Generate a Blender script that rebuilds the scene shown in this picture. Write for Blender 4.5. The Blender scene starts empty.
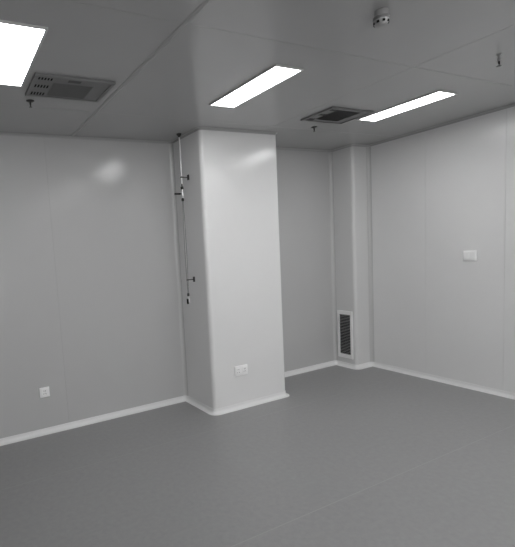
import bpy, bmesh, math, random
from mathutils import Vector, Matrix

# ------------------------------------------------------------------ camera, world, exposure
S = bpy.context.scene
C = S.collection
PI = math.pi
cam_d = bpy.data.cameras.new('camera')
cam = bpy.data.objects.new('camera', cam_d)
C.objects.link(cam)
S.camera = cam
yaw, pitch, roll, FPX = 0.4426, -0.0974, -0.0673, 430.77
Fv = Vector((math.sin(yaw)*math.cos(pitch), math.cos(yaw)*math.cos(pitch), math.sin(pitch)))
Rv = Vector((math.cos(yaw), -math.sin(yaw), 0))
Uv = Rv.cross(Fv)
c_, s_ = math.cos(roll), math.sin(roll)
A = Rv*c_ + Uv*s_
B = Uv*c_ - Rv*s_
cam.matrix_world = Matrix(((A.x, B.x, -Fv.x, 0), (A.y, B.y, -Fv.y, 0), (A.z, B.z, -Fv.z, 1.5), (0, 0, 0, 1)))
cam_d.sensor_fit = 'AUTO'
cam_d.sensor_width = 36
cam_d.lens = FPX*36/547
cam_d.shift_x = (257.5-149.93)/547
cam_d.shift_y = (294.0-273.5)/547
cam_d.clip_start = 0.02

S.view_settings.view_transform = 'Standard'
S.view_settings.look = 'None'
S.view_settings.gamma = 1
S.view_settings.use_curve_mapping = False
S.view_settings.exposure = 0.0
LAMP = 17.5
FILL = 6.6

w = bpy.data.worlds.new('world')
S.world = w
w.use_nodes = True
w.node_tree.nodes['Background'].inputs[0].default_value = (0, 0, 0, 1)
w.node_tree.nodes['Background'].inputs[1].default_value = 0

# ------------------------------------------------------------------ room dimensions (metres)
D, R, H = 3.672, 4.421, 2.519          # back wall, right wall, ceiling
XL, YB = -2.6, -4.0                    # left wall, wall behind the camera
CX0, CX1, CY0 = 2.073, 2.928, 3.182    # big column
SX0, SY0 = 4.165, 3.377                # corner column

# ------------------------------------------------------------------ materials
def mat(name, col, rough=.5, metal=0., spec=.5, noise=0., nscale=8., bump=0., bscale=60., coat=0.):
    m = bpy.data.materials.new(name)
    m.use_nodes = True
    nt = m.node_tree
    b = nt.nodes['Principled BSDF']
    b.inputs['Base Color'].default_value = (col, col, col, 1)
    b.inputs['Roughness'].default_value = rough
    b.inputs['Metallic'].default_value = metal
    b.inputs['Specular IOR Level'].default_value = spec
    b.inputs['Coat Weight'].default_value = coat
    b.inputs['Coat Roughness'].default_value = .12
    tc = nt.nodes.new('ShaderNodeTexCoord')
    if noise:
        n = nt.nodes.new('ShaderNodeTexNoise')
        n.inputs['Scale'].default_value = nscale
        n.inputs['Detail'].default_value = 6
        n.inputs['Roughness'].default_value = .65
        nt.links.new(tc.outputs['Object'], n.inputs['Vector'])
        mr = nt.nodes.new('ShaderNodeMapRange')
        mr.inputs['From Min'].default_value = .3
        mr.inputs['From Max'].default_value = .7
        mr.inputs['To Min'].default_value = col*(1-noise)
        mr.inputs['To Max'].default_value = col*(1+noise)
        nt.links.new(n.outputs['Fac'], mr.inputs['Value'])
        nt.links.new(mr.outputs['Result'], b.inputs['Base Color'])
    if bump:
        n2 = nt.nodes.new('ShaderNodeTexNoise')
        n2.inputs['Scale'].default_value = bscale
        nt.links.new(tc.outputs['Object'], n2.inputs['Vector'])
        bp = nt.nodes.new('ShaderNodeBump')
        bp.inputs['Strength'].default_value = bump
        bp.inputs['Distance'].default_value = .002
        nt.links.new(n2.outputs['Fac'], bp.inputs['Height'])
        nt.links.new(bp.outputs['Normal'], b.inputs['Normal'])
    return m

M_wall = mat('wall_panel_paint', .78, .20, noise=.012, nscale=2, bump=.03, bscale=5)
M_walll = mat('left_wall_bounce_cut', .10, .3)  # unseen wall kept dark to cut light bounced onto the column sides
M_wallb = mat('back_wall_panel_grey', .52, .20, noise=.012, nscale=2, bump=.03, bscale=5)  # even grey, set apart from the other walls
M_col2 = mat('corner_column_shaded_grey', .68, .20)  # grey lowered overall to bring down the column's shaded side
M_col = mat('column_panel_grey', .82, .20, noise=.012, nscale=2, bump=.03, bscale=5)  # even grey, lighter than the walls
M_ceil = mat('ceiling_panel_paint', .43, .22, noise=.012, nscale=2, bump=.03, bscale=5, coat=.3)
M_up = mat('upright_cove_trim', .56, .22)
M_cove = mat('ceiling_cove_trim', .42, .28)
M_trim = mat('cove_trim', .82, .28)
M_floor = mat('vinyl_floor', .30, .36, noise=.06, nscale=30, bump=.1, bscale=250)
M_weld = mat('vinyl_weld', .355, .4)
M_seam = mat('panel_backing', .5, .5)
M_sealant = mat('sealant_strip', .40, .4)
M_plastic = mat('white_plastic', .95, .35)
M_slot = mat('black_slot', .008, .7, spec=.1)
M_lampframe = mat('lamp_frame_metal', .6, .35)
M_grey = mat('vent_grey', .20, .45)
M_grey2 = mat('vent_core_grey', .16, .5)
M_dark2 = mat('charcoal_metal', .07, .5)
M_dark = mat('dark_metal', .03, .4)
M_steel = mat('brushed_steel', .8, .4, metal=1.)
M_steel_d = mat('dull_steel', .4, .4, metal=1.)
M_hose = mat('grey_hose', .22, .4)
M_detect = mat('detector_plastic', .34, .4)
M_white = mat('grille_white', .92, .4)
M_louvre = mat('louvre_grey', .45, .5)
M_lamp = bpy.data.materials.new('lamp_diffuser')
M_lamp.use_nodes = True
_b = M_lamp.node_tree.nodes['Principled BSDF']
_b.inputs['Base Color'].default_value = (.9, .9, .9, 1)
_b.inputs['Emission Color'].default_value = (1, 1, 1, 1)
_b.inputs['Emission Strength'].default_value = LAMP

M_fill = bpy.data.materials.new('fill_glow')  # glow of the added fill panel, not a known source
M_fill.use_nodes = True
_b = M_fill.node_tree.nodes['Principled BSDF']
_b.inputs['Emission Color'].default_value = (1, 1, 1, 1)
_b.inputs['Emission Strength'].default_value = FILL

# ------------------------------------------------------------------ mesh helpers
def bx(bm, x0, x1, y0, y1, z0, z1, mi=0, bev=0):
    r = bmesh.ops.create_cube(bm, size=1)
    vs = r['verts']
    for v in vs:
        v.co = Vector(((x0+x1)/2+v.co.x*(x1-x0), (y0+y1)/2+v.co.y*(y1-y0), (z0+z1)/2+v.co.z*(z1-z0)))
    fs = {f for v in vs for f in v.link_faces}
    for f in fs: f.material_index = mi
    if bev:
        es = list({e for v in vs for e in v.link_edges})
        bmesh.ops.bevel(bm, geom=es, offset=bev, segments=2, affect='EDGES', profile=.5)

def prism(bm, pts, z0, z1, axis='z'):
    """closed outline pts (a,b) extruded along z"""
    lo = [bm.verts.new((x, y, z0)) for x, y in pts]
    hi = [bm.verts.new((x, y, z1)) for x, y in pts]
    n = len(pts)
    for i in range(n):
        j = (i+1) % n
        bm.faces.new((lo[i], lo[j], hi[j], hi[i]))
    bm.faces.new(lo[::-1]); bm.faces.new(hi)

def lathe(bm, prof, cx=0, cy=0, n=24, axis='z'):
    """profile of (radius, height) turned about an axis through (cx, cy)"""
    rings = []
    for r, z in prof:
        ring = []
        for k in range(n):
            a = 2*PI*k/n
            p = (r*math.cos(a), r*math.sin(a), z)
            if axis == 'x': p = (p[2], p[0], p[1])
            if axis == 'y': p = (p[0], p[2], p[1])
            ring.append(bm.verts.new((p[0]+cx, p[1]+cy, p[2])))
        rings.append(ring)
    for a, b in zip(rings, rings[1:]):
        for k in range(n):
            j = (k+1) % n
            bm.faces.new((a[k], a[j], b[j], b[k]))
    bm.faces.new(rings[0][::-1]); bm.faces.new(rings[-1])

def tube(bm, pts, r, n=10):
    pts = [Vector(p) for p in pts]
    rings = []
    ref = None
    for i, p in enumerate(pts):
        d = (pts[min(i+1, len(pts)-1)]-pts[max(i-1, 0)]).normalized()
        if ref is None:
            ref = d.orthogonal().normalized()
        ref = (ref-d*ref.dot(d)).normalized()
        o = d.cross(ref)
        rings.append([bm.verts.new(p+(ref*math.cos(2*PI*k/n)+o*math.sin(2*PI*k/n))*r) for k in range(n)])
    for a, b in zip(rings, rings[1:]):
        for k in range(n):
            j = (k+1) % n
            bm.faces.new((a[k], a[j], b[j], b[k]))
    bm.faces.new(rings[0][::-1]); bm.faces.new(rings[-1])

def obj(name, bm, mats, parent=None, loc=(0, 0, 0), smooth=False):
    bmesh.ops.recalc_face_normals(bm, faces=bm.faces)
    me = bpy.data.meshes.new(name)
    bm.to_mesh(me); bm.free()
    if not isinstance(mats, (list, tuple)): mats = [mats]
    for m in mats: me.materials.append(m)
    o = bpy.data.objects.new(name, me)
    C.objects.link(o)
    o.location = loc
    if parent: o.parent = parent
    if smooth:
        for p in me.polygons: p.use_smooth = True
        me.set_sharp_from_angle(angle=math.radians(35))
    return o

def struct(name, bm, mats, **k):
    o = obj(name, bm, mats, **k)
    o['kind'] = 'structure'
    return o

def thing(name, label, cat, loc=(0, 0, 0), rotz=0, group=None):
    o = bpy.data.objects.new(name, None)
    C.objects.link(o)
    o.empty_display_size = .05
    o.location = loc
    o.rotation_euler = (0, 0, rotz)
    o['label'] = label
    o['category'] = cat
    if group: o['group'] = group
    return o

def dup(root, loc, label, group=None, rotz=None):
    r = root.copy(); C.objects.link(r); r.location = loc; r['label'] = label
    if rotz is not None: r.rotation_euler = (0, 0, rotz)
    if group: r['group'] = group
    for ch in list(root.children):
        c = ch.copy(); C.objects.link(c); c.parent = r
        for g in list(ch.children):
            d = g.copy(); C.objects.link(d); d.parent = c
    return r

# ------------------------------------------------------------------ the room shell
T = .05
# floor: vinyl sheets joined by welded seams that run parallel to the back wall
bm = bmesh.new()
seams_y = [2.915, 1.695, .475, -.745, -1.965, -3.185]
ys = [D+T]+seams_y+[YB-T]
for a, b in zip(ys, ys[1:]):
    bx(bm, XL-T, R+T, b+.0025, a-.0025, -.04, 0)
for y in seams_y:
    bx(bm, XL-T, R+T, y-.0025, y+.0025, -.04, .0004, 1)
struct('floor', bm, [M_floor, M_weld])

# ceiling: sandwich panels, joints both ways, with a thin gap between panels
bm = bmesh.new()
sx = [XL-T, -2.16, -.53, 1.10, 2.728, R+T]
sy = [YB-T, -3.26, -2.00, -.75, .51, 1.76, 3.02, D+T]
g = .0014
for i in range(len(sx)-1):
    for j in range(len(sy)-1):
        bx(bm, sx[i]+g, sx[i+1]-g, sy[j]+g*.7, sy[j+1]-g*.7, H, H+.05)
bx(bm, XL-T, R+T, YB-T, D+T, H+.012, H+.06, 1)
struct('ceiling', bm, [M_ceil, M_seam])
# wide sealant strip over one of the long ceiling joints
bm = bmesh.new()
prism(bm, [(-.014, .0), (-.008, -.0035), (.008, -.0035), (.014, .0)], 0, D-YB-.05)
o = struct('trim_1', bm, M_sealant, loc=(1.10, YB, H))
o.rotation_euler = (-PI/2, 0, 0)
o.rotation_euler = (PI/2, 0, 0)
o.location = (1.10, D-.045, H)

def wall(name, along, a0, a1, pos, sgn, joints, wm=None):
    """panel wall; room side at pos, thickness towards sgn"""
    bm = bmesh.new()
    e = [a0]+joints+[a1]
    gg = .0008
    for p, q in zip(e, e[1:]):
        q0, q1 = sorted((pos, pos+sgn*.04)); r0, r1 = sorted((pos+sgn*.003, pos+sgn*T))
        if along == 'x': bx(bm, p+gg, q-gg, q0, q1, 0, H)
        else: bx(bm, q0, q1, p+gg, q-gg, 0, H)
    if along == 'x': bx(bm, a0, a1, r0, r1, 0, H, 1)
    else: bx(bm, r0, r1, a0, a1, 0, H, 1)
    return struct(name, bm, [wm or M_wall, M_seam])
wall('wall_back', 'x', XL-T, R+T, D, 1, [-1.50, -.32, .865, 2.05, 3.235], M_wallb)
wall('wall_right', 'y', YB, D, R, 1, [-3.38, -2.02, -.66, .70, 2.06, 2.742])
wall('wall_left', 'y', YB, D, XL, -1, [-2.7, -1.5, -.3, .9, 2.1], M_walll)
wall('wall_front', 'x', XL-T, R+T, YB, -1, [-1.3, -.1, 1.1, 2.3, 3.5])

# added, unseen fill light: framed glowing panel behind the camera
def fill_panel(name, x0, x1, z0, z1, y):
    f = .05
    bm = bmesh.new()
    for a in ((x0-f, x1+f, z0-f, z0), (x0-f, x1+f, z1, z1+f), (x0-f, x0, z0, z1), (x1, x1+f, z0, z1), ((x0+x1)/2-.02, (x0+x1)/2+.02, z0, z1)):
        bx(bm, a[0], a[1], y+.0005, y+.03, a[2], a[3], 0, .002)
    o = struct(name, bm, M_trim)
    bm = bmesh.new()
    for a, b in ((x0+.0005, (x0+x1)/2-.0205), ((x0+x1)/2+.0205, x1-.0005)):
        bx(bm, a, b, y+.0005, y+.008, z0+.0005, z1-.0005)
    p = obj('fill_pane', bm, M_fill, o)
    return o
fill_panel('fill_panel_1', -1.45, .80, .35, 2.05, YB)

# columns, with rounded outer corners
def arc(cx, cy, r, a0, a1, n=8):
    return [(cx+r*math.cos(a0+(a1-a0)*k/n), cy+r*math.sin(a0+(a1-a0)*k/n)) for k in range(n+1)]
RC = .036
bm = bmesh.new()
prism(bm, [(CX1, D-.0005), (CX0, D-.0005)]+arc(CX0+RC, CY0+RC, RC, PI, 1.5*PI)+arc(CX1-RC, CY0+RC, RC, 1.5*PI, 2*PI), 0.0005, H-.0005)
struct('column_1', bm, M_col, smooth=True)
bm = bmesh.new()
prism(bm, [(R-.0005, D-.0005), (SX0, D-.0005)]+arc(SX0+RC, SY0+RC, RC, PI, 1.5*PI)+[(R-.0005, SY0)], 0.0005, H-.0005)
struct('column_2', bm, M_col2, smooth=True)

# swept coves: path at the foot of the wall faces, room on the right-hand side
def fillet(path, rad):
    """path of (x, y, kind): kind 0 end, 1 inner corner, 2 outer corner -> list of (point, inward normal)"""
    out = []
    n = len(path)
    P = [Vector((p[0], p[1])) for p in path]
    for i in range(n):
        if i == 0 or i == n-1:
            d = (P[1]-P[0] if i == 0 else P[-1]-P[-2]).normalized()
            out.append((P[i], Vector((d.y, -d.x))))
            continue
        d0 = (P[i]-P[i-1]).normalized(); d1 = (P[i+1]-P[i]).normalized()
        n0 = Vector((d0.y, -d0.x)); n1 = Vector((d1.y, -d1.x))
        outer = path[i][2] == 2
        r = RC if outer else rad
        s = -1 if outer else 1
        c = P[i]+(n0+n1)*r*s
        for k in range(9):
            t = k/8
            nn = (n0*math.cos(t*PI/2)+n1*math.sin(t*PI/2)).normalized()
            out.append((c-nn*r*s, nn))
    return out

def sweep(bm, path, prof, rad=.048):
    pts = fillet(path, rad)
    rings = [[bm.verts.new((p.x+nn.x*o, p.y+nn.y*o, z)) for o, z in prof] for p, nn in pts]
    m = len(prof)
    for a, b in zip(rings, rings[1:]):
        for k in range(m):
            j = (k+1) % m
            bm.faces.new((a[k], a[j], b[j], b[k]))
    bm.faces.new(rings[0]); bm.faces.new(rings[-1][::-1])

rr = .029
foot = [(.0006, .0005), (rr+.010, .0005), (rr+.010, .003), (rr+.004, .0045)]
foot += [(rr+.004-rr*math.sin(a), .0045+rr-rr*math.cos(a)) for a in [PI/2*k/7 for k in range(1, 8)]]
foot += [(.004, .046), (.0025, .048), (.0006, .048)]
top = [(o*.4, H-z*.4) for o, z in foot]

def cove(name, path, prof, m=None):
    bm = bmesh.new()
    sweep(bm, path, prof)
    return struct(name, bm, m or M_trim, smooth=True)
segs = {
    'back': [(XL+.05, D, 0), (CX0-.05, D, 0)],
    'column': [(CX0-.05, D, 0), (CX0, D, 1), (CX0, CY0, 2), (CX1, CY0, 2), (CX1, D, 1), (CX1+.05, D, 0)],
    'recess': [(CX1+.05, D, 0), (SX0-.05, D, 0)],
    'corner': [(SX0-.05, D, 0), (SX0, D, 1), (SX0, SY0, 2), (R, SY0, 1), (R, SY0-.05, 0)],
    'right': [(R, SY0-.05, 0), (R, YB+.05, 0)],
    'front': [(R, YB, 0), (XL, YB, 0)],
    'left': [(XL, YB+.05, 0), (XL, D-.05, 0)],
}
for k, p in segs.items():
    cove('baseboard_'+k, p, foot)
k = 2
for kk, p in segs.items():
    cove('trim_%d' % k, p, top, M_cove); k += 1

# concave upright coves in the inner corners
def upright(name, x, y, sx_, sy_, r=.03):
    """corner at (x, y); the room lies towards (sx_, sy_)"""
    bm = bmesh.new()
    e = .0006
    pts = [(x+sx_*e, y+sy_*e), (x+sx_*(r+.005), y+sy_*e), (x+sx_*(r+.005), y+sy_*.002)]
    for q in range(9):
        a = PI/2*q/8
        pts.append((x+sx_*(r-r*math.sin(a)+.002), y+sy_*(r-r*math.cos(a)+.002)))
    pts += [(x+sx_*.002, y+sy_*(r+.005)), (x+sx_*e, y+sy_*(r+.005))]
    prism(bm, pts, .03, H-.022)
    return struct(name, bm, M_up, smooth=True)
upright('trim_9', CX0, D, -1, -1)
upright('trim_10', CX1, D, 1, -1)
upright('trim_11', SX0, D, -1, -1)
upright('trim_12', R, SY0, -1, -1)
upright('trim_13', XL, D, 1, -1)
upright('trim_14', XL, YB, 1, 1)
upright('trim_15', R, YB, -1, 1)

# ------------------------------------------------------------------ ceiling lights
def make_light(label, loc):
    t = thing('ceiling_light', label, 'ceiling light', loc, 0, 'ceiling light panels')
    hx, hy, f = .0975, .332, .012
    bm = bmesh.new()
    for a in ((-hx-f, hx+f, -hy-f, -hy), (-hx-f, hx+f, hy, hy+f), (-hx-f, -hx, -hy, hy), (hx, hx+f, -hy, hy)):
        bx(bm, *a, -.010, -.0003, 0, .0015)
    obj('frame', bm, M_lampframe, t)
    bm = bmesh.new()
    bx(bm, -hx+.0002, hx-.0002, -hy+.0002, hy-.0002, -.006, -.0005)
    obj('diffuser', bm, M_lamp, t)
    return t
lt = make_light('long bright light panel in the middle of the ceiling, in front of the large column', (1.940, 2.325, H))
GL = 'ceiling light panels'
dup(lt, (3.458, 2.315, H), 'bright light panel nearest the right wall, end touching a dark ceiling vent', GL)
dup(lt, (.420, 2.325, H), 'bright light panel cut off by the left edge of the photo, beside slotted vent', GL)
ROW2, ROW3 = .84, -.55
names2 = {.420: 'left', 1.940: 'middle', 3.458: 'right'}
for x in (1.940, 3.458):
    dup(lt, (x, ROW2, H), 'light panel overhead out of frame, %s one of the second row' % names2[x], GL)
    for k_, y_ in enumerate((ROW3, ROW3-1.4, ROW3-2.7)):
        dup(lt, (x, y_, H), 'light panel behind the camera out of frame, %s one of the %s row' % (names2[x], ('third', 'fourth', 'fifth')[k_]), GL)

# ------------------------------------------------------------------ ceiling vents
def make_vent(label, loc, wide_core):
    t = thing('ceiling_vent', label, 'ceiling vent', loc, 0)
    hx, hy = .237, .163
    f = .022
    bm = bmesh.new()
    for a in ((-hx, hx, -hy, -hy+f), (-hx, hx, hy-f, hy), (-hx, -hx+f, -hy+f, hy-f), (hx-f, hx, -hy+f, hy-f)):
        bx(bm, *a, -.014, -.0003, 0, .002)
    obj('frame', bm, M_grey, t)
    # face plate with rows of slots, set back a little inside the frame
    sl = []
    for r_ in range(3):
        yc = -.118+r_*.116
        for q in range(5):
            xc = -.205+q*.0175
            sl.append((xc, yc))
    bm = bmesh.new()
    bx(bm, -hx+f, hx-f, -hy+f, hy-f, -.008, -.0005)
    obj('face_plate', bm, M_grey, t)
    for xc, yc in sl:
        bm = bmesh.new()
        bx(bm, xc-.0045, xc+.0045, yc-.020, yc+.020, -.0088, -.0079)
        obj('slot', bm, M_slot, t)
    if wide_core: cx0, cx1, cy0, cy1 = -.135, .130, -.125, .105
    else: cx0, cx1, cy0, cy1 = -.115, .130, -.070, .128
    bm = bmesh.new()
    bx(bm, cx0, cx1, cy0, cy1, -.0095, -.0079, 0, .001)
    n = 18
    for q in range(n):
        y = cy0+.008+(cy1-cy0-.016)*q/(n-1)
        bx(bm, cx0+.008, cx1-.008, y-.0018, y+.0018, -.0125, -.0094)
    obj('filter_panel', bm, M_grey2 if not wide_core else M_dark, t)
    if not wide_core:
        bm = bmesh.new()
        bx(bm, -.037, .037, -.136, -.100, -.0105, -.0079, 0, .001)
        obj('latch', bm, M_dark2, t)
    return t
make_vent('grey square ceiling vent with three rows of small slots, beside the left light panel', (.802, 2.632, H), False)
make_vent('dark ceiling vent touching the end of the right hand light panel', (3.061, 2.625, H), True)

# ------------------------------------------------------------------ sprinklers
def make_sprinkler(label, loc):
    t = thing('sprinkler_head', label, 'sprinkler', loc, 0, 'ceiling sprinklers')
    bm = bmesh.new()
    lathe(bm, [(.026, -.0003), (.026, -.003), (.018, -.008), (.009, -.010)])
    obj('escutcheon', bm, M_dark, t, smooth=True)
    bm = bmesh.new()
    lathe(bm, [(.006, -.010), (.006, -.022), (.0045, -.024), (.003, -.038)], n=12)
    obj('stem', bm, M_dark, t, smooth=True)
    bm = bmesh.new()
    lathe(bm, [(.003, -.038), (.010, -.040), (.010, -.0415)], n=16)
    obj('deflector', bm, M_dark, t, smooth=True)
    return t
sp = make_sprinkler('small dark sprinkler head under the ceiling beside the slotted left vent', (.617, 2.905, H))
dup(sp, (3.140, 2.940, H), 'small dark sprinkler head on the ceiling just behind the dark right vent', 'ceiling sprinklers')

# pendent sprinkler near the right wall
t = thing('sprinkler_head', 'chrome sprinkler head hanging from the ceiling at the upper right, near the right wall', 'sprinkler', (3.075, 1.475, H), 0, 'ceiling sprinklers')
bm = bmesh.new(); lathe(bm, [(.014, -.0003), (.014, -.003), (.009, -.008), (.007, -.010)])
obj('escutcheon', bm, M_detect, t, smooth=True)
bm = bmesh.new(); lathe(bm, [(.006, -.010), (.006, -.026), (.010, -.027), (.011, -.034), (.007, -.038)], n=12)
obj('stem', bm, M_steel_d, t, smooth=True)
bm = bmesh.new()
for s in (-1, 1):
    tube(bm, [(s*.006, 0, -.036), (s*.012, 0, -.045), (s*.011, 0, -.056), (s*.002, 0, -.064)], .0022, 8)
obj('frame_arms', bm, M_steel_d, t, smooth=True)
bm = bmesh.new(); lathe(bm, [(.002, -.037), (.0045, -.042), (.0045, -.056), (.002, -.062)], n=12)
obj('bulb', bm, M_slot, t, smooth=True)
bm = bmesh.new(); lathe(bm, [(.004, -.063), (.013, -.067), (.013, -.069)], n=16)
obj('deflector', bm, M_dark, t, smooth=True)

# ------------------------------------------------------------------ smoke detector
t = thing('smoke_detector', 'round grey smoke detector on the ceiling near the top edge', 'smoke detector', (1.915, 1.385, H))
bm = bmesh.new(); lathe(bm, [(.030, -.0003), (.030, -.022), (.027, -.026)], n=32)
obj('base', bm, M_detect, t, smooth=True)
bm = bmesh.new(); lathe(bm, [(.027, -.026), (.035, -.028), (.035, -.038), (.033, -.040)], n=32)
obj('collar', bm, M_grey, t, smooth=True)
bm = bmesh.new(); lathe(bm, [(.033, -.040), (.032, -.050), (.026, -.060), (.018, -.064), (.006, -.065)], n=32)
hd = obj('sensing_head', bm, M_detect, t, smooth=True)
bm = bmesh.new()
for k in range(8):
    a = 2*PI*k/8+.2
    m0 = len(bm.verts)
    bx(bm, -.002, .002, -.0055, .0055, -.0045, .0045)
    bm.verts.ensure_lookup_table()
    for v in bm.verts[m0:]:
        v.co = Matrix.Rotation(a, 3, 'Z') @ (v.co+Vector((.0305, 0, -.0515)))
obj('vent_slots', bm, M_slot, hd)

# ------------------------------------------------------------------ wall plates (built facing -y, base at plate centre)
def socket_plate(label, loc, w_, h_, n, rotz=0):
    t = thing('wall_outlet', label, 'outlet', loc, rotz)
    bm = bmesh.new()
    bx(bm, -w_/2, w_/2, -.011, -.0003, -h_/2, h_/2, 0, .003)
    obj('plate', bm, M_plastic, t, smooth=True)
    for k in range(n):
        cx = 0 if n == 1 else (-.036, .036)[k]
        bm = bmesh.new()
        bx(bm, cx-.026, cx+.026, -.0145, -.0105, -.028, .028, 0, .0012)
        ins = obj('socket', bm, M_plastic, t)
        bm = bmesh.new()
        for sx_, tilt in ((-.009, .5), (.009, -.5)):
            m0 = len(bm.verts)
            bx(bm, -.0016, .0016, -.0150, -.0144, -.006, .006)
            bm.verts.ensure_lookup_table()
            for v in bm.verts[m0:]:
                v.co = Matrix.Rotation(tilt, 3, 'Y') @ v.co + Vector((cx+sx_, 0, -.012))
        for sx_ in (-.006, .006):
            bx(bm, cx+sx_-.0016, cx+sx_+.0016, -.0150, -.0144, .008, .018)
        obj('socket_holes', bm, M_slot, ins)
    return t
socket_plate('white double outlet plate low on the front of the large column', (2.384, CY0, .356), .146, .092, 2)
socket_plate('small square white outlet low on the back wall at the left', (.677, D, .364), .084, .086, 1)

t = thing('light_switch', 'white two rocker switch plate at mid height on the right wall', 'light switch', (R, 2.331, 1.266), PI/2*3)
t.rotation_euler = (0, 0, -PI/2)
bm = bmesh.new(); bx(bm, -.056, .056, -.011, -.0003, -.047, .047, 0, .003)
obj('plate', bm, M_plastic, t, smooth=True)
for s in (-1, 1):
    bm = bmesh.new(); bx(bm, s*.024-.0215, s*.024+.0215, -.0145, -.0105, -.034, .034, 0, .0015)
    obj('rocker', bm, M_plastic, t)

# ------------------------------------------------------------------ return air grille on the side of the corner column
t = thing('wall_grille', 'tall white framed air grille low on the side of the corner column', 'vent', (SX0, 3.520, .386), 0)
W2, H2 = .102, .280
t_bm = bmesh.new()
fi = .028
for a in ((-W2, W2, -H2, -H2+fi*1.6), (-W2, W2, H2-fi*1.6, H2), (-W2, -W2+fi, -H2+fi*1.6, H2-fi*1.6), (W2-fi, W2, -H2+fi*1.6, H2-fi*1.6)):
    bx(t_bm, -.012, -.0003, a[0], a[1], a[2], a[3], 0, .002)
obj('frame', t_bm, M_white, t)
bm = bmesh.new(); bx(bm, -.0015, -.0004, -W2+fi, W2-fi, -H2+fi*1.6, H2-fi*1.6)
obj('backing', bm, M_slot, t)
bm = bmesh.new()
ns = 26
for k in range(ns):
    z = -H2+fi*1.6+.010+(2*H2-fi*3.2-.020)*k/(ns-1)
    m0 = len(bm.verts)
    bx(bm, -.006, .006, -W2+fi, W2-fi, -.0007, .0007)
    bm.verts.ensure_lookup_table()
    for v in bm.verts[m0:]:
        v.co = Matrix.Rotation(.7, 3, 'Y') @ v.co + Vector((-.0068, 0, z))
obj('louvres', bm, M_louvre, t)

# ------------------------------------------------------------------ gas drop pipe on the side of the large column
PX, PY = 2.000, 3.400
t = thing('gas_pipe', 'thin steel drop pipe with valve and hose on the side of the large column', 'pipe', (PX, PY, H))
def z_(z): return z-H
bm = bmesh.new(); lathe(bm, [(.022, -.0003), (.022, -.006), (.012, -.018), (.008, -.03)], n=20)
obj('ceiling_flange', bm, M_dark, t, smooth=True)
bm = bmesh.new(); lathe(bm, [(.0065, -.028), (.0065, z_(2.085))], n=14)
obj('pipe', bm, M_steel, t, smooth=True)
def clamp(z, mat_, arm=.0):
    bm = bmesh.new()
    lathe(bm, [(.010, z_(z)-.006), (.010, z_(z)+.006)], n=16)
    bx(bm, .006, CX0-PX-.006, -.004, .004, z_(z)-.004, z_(z)+.004)
    bx(bm, CX0-PX-.007, CX0-PX-.0004, -.014, .014, z_(z)-.024, z_(z)+.024, 0, .001)
    return obj('bracket', bm, mat_, t)
clamp(2.142, M_dark)
def zv(z): return z-H-.026
bm = bmesh.new(); lathe(bm, [(.014, zv(2.062)), (.015, zv(2.064)), (.015, zv(2.084)), (.006, zv(2.088)), (.0055, zv(2.112))], n=6)
obj('coupling', bm, M_dark, t)
bm = bmesh.new()
lathe(bm, [(.007, zv(1.985)), (.009, zv(1.992)), (.014, zv(2.005)), (.015, zv(2.020)), (.012, zv(2.036)), (.007, zv(2.045)), (.007, zv(2.063))], n=16)
v_ = obj('valve_body', bm, M_steel, t, smooth=True)
bm = bmesh.new()
tube(bm, [(-.010, -.002, zv(2.022)), (-.026, -.004, zv(2.022))], .004, 8)
bx(bm, -.085, -.024, -.014, -.002, zv(2.014), zv(2.028), 0, .003)
obj('valve_handle', bm, M_slot, v_)
bm = bmesh.new(); lathe(bm, [(.006, zv(1.955)), (.013, zv(1.960)), (.013, zv(1.978)), (.007, zv(1.986))], n=6)
obj('coupling', bm, M_dark, t)
bm = bmesh.new()
for s in (-1, 1):
    pts = []
    for k in range(15):
        q = k/14
        pts.append((s*(.006+.007*math.sin(q*PI)), s*.006, z_(1.94-(1.94-1.10)*q)))
    tube(bm, pts, .0032, 8)
obj('hose', bm, M_hose, t, smooth=True)
clamp(1.222, M_dark)
bm = bmesh.new(); lathe(bm, [(.004, z_(1.070)), (.011, z_(1.075)), (.011, z_(1.095)), (.006, z_(1.102))], n=12)
obj('hose_end', bm, M_dark, t, smooth=True)
bm = bmesh.new()
lathe(bm, [(.005, z_(1.071)), (.006, z_(1.058)), (.011, z_(1.050)), (.011, z_(1.020)), (.008, z_(1.012))], n=14)
q = obj('plug_connector', bm, M_steel, t, smooth=True)
bm = bmesh.new(); bx(bm, -.014, -.006, -.009, .007, z_(1.048), z_(1.003), 0, .002)
obj('connector_latch', bm, M_slot, q)
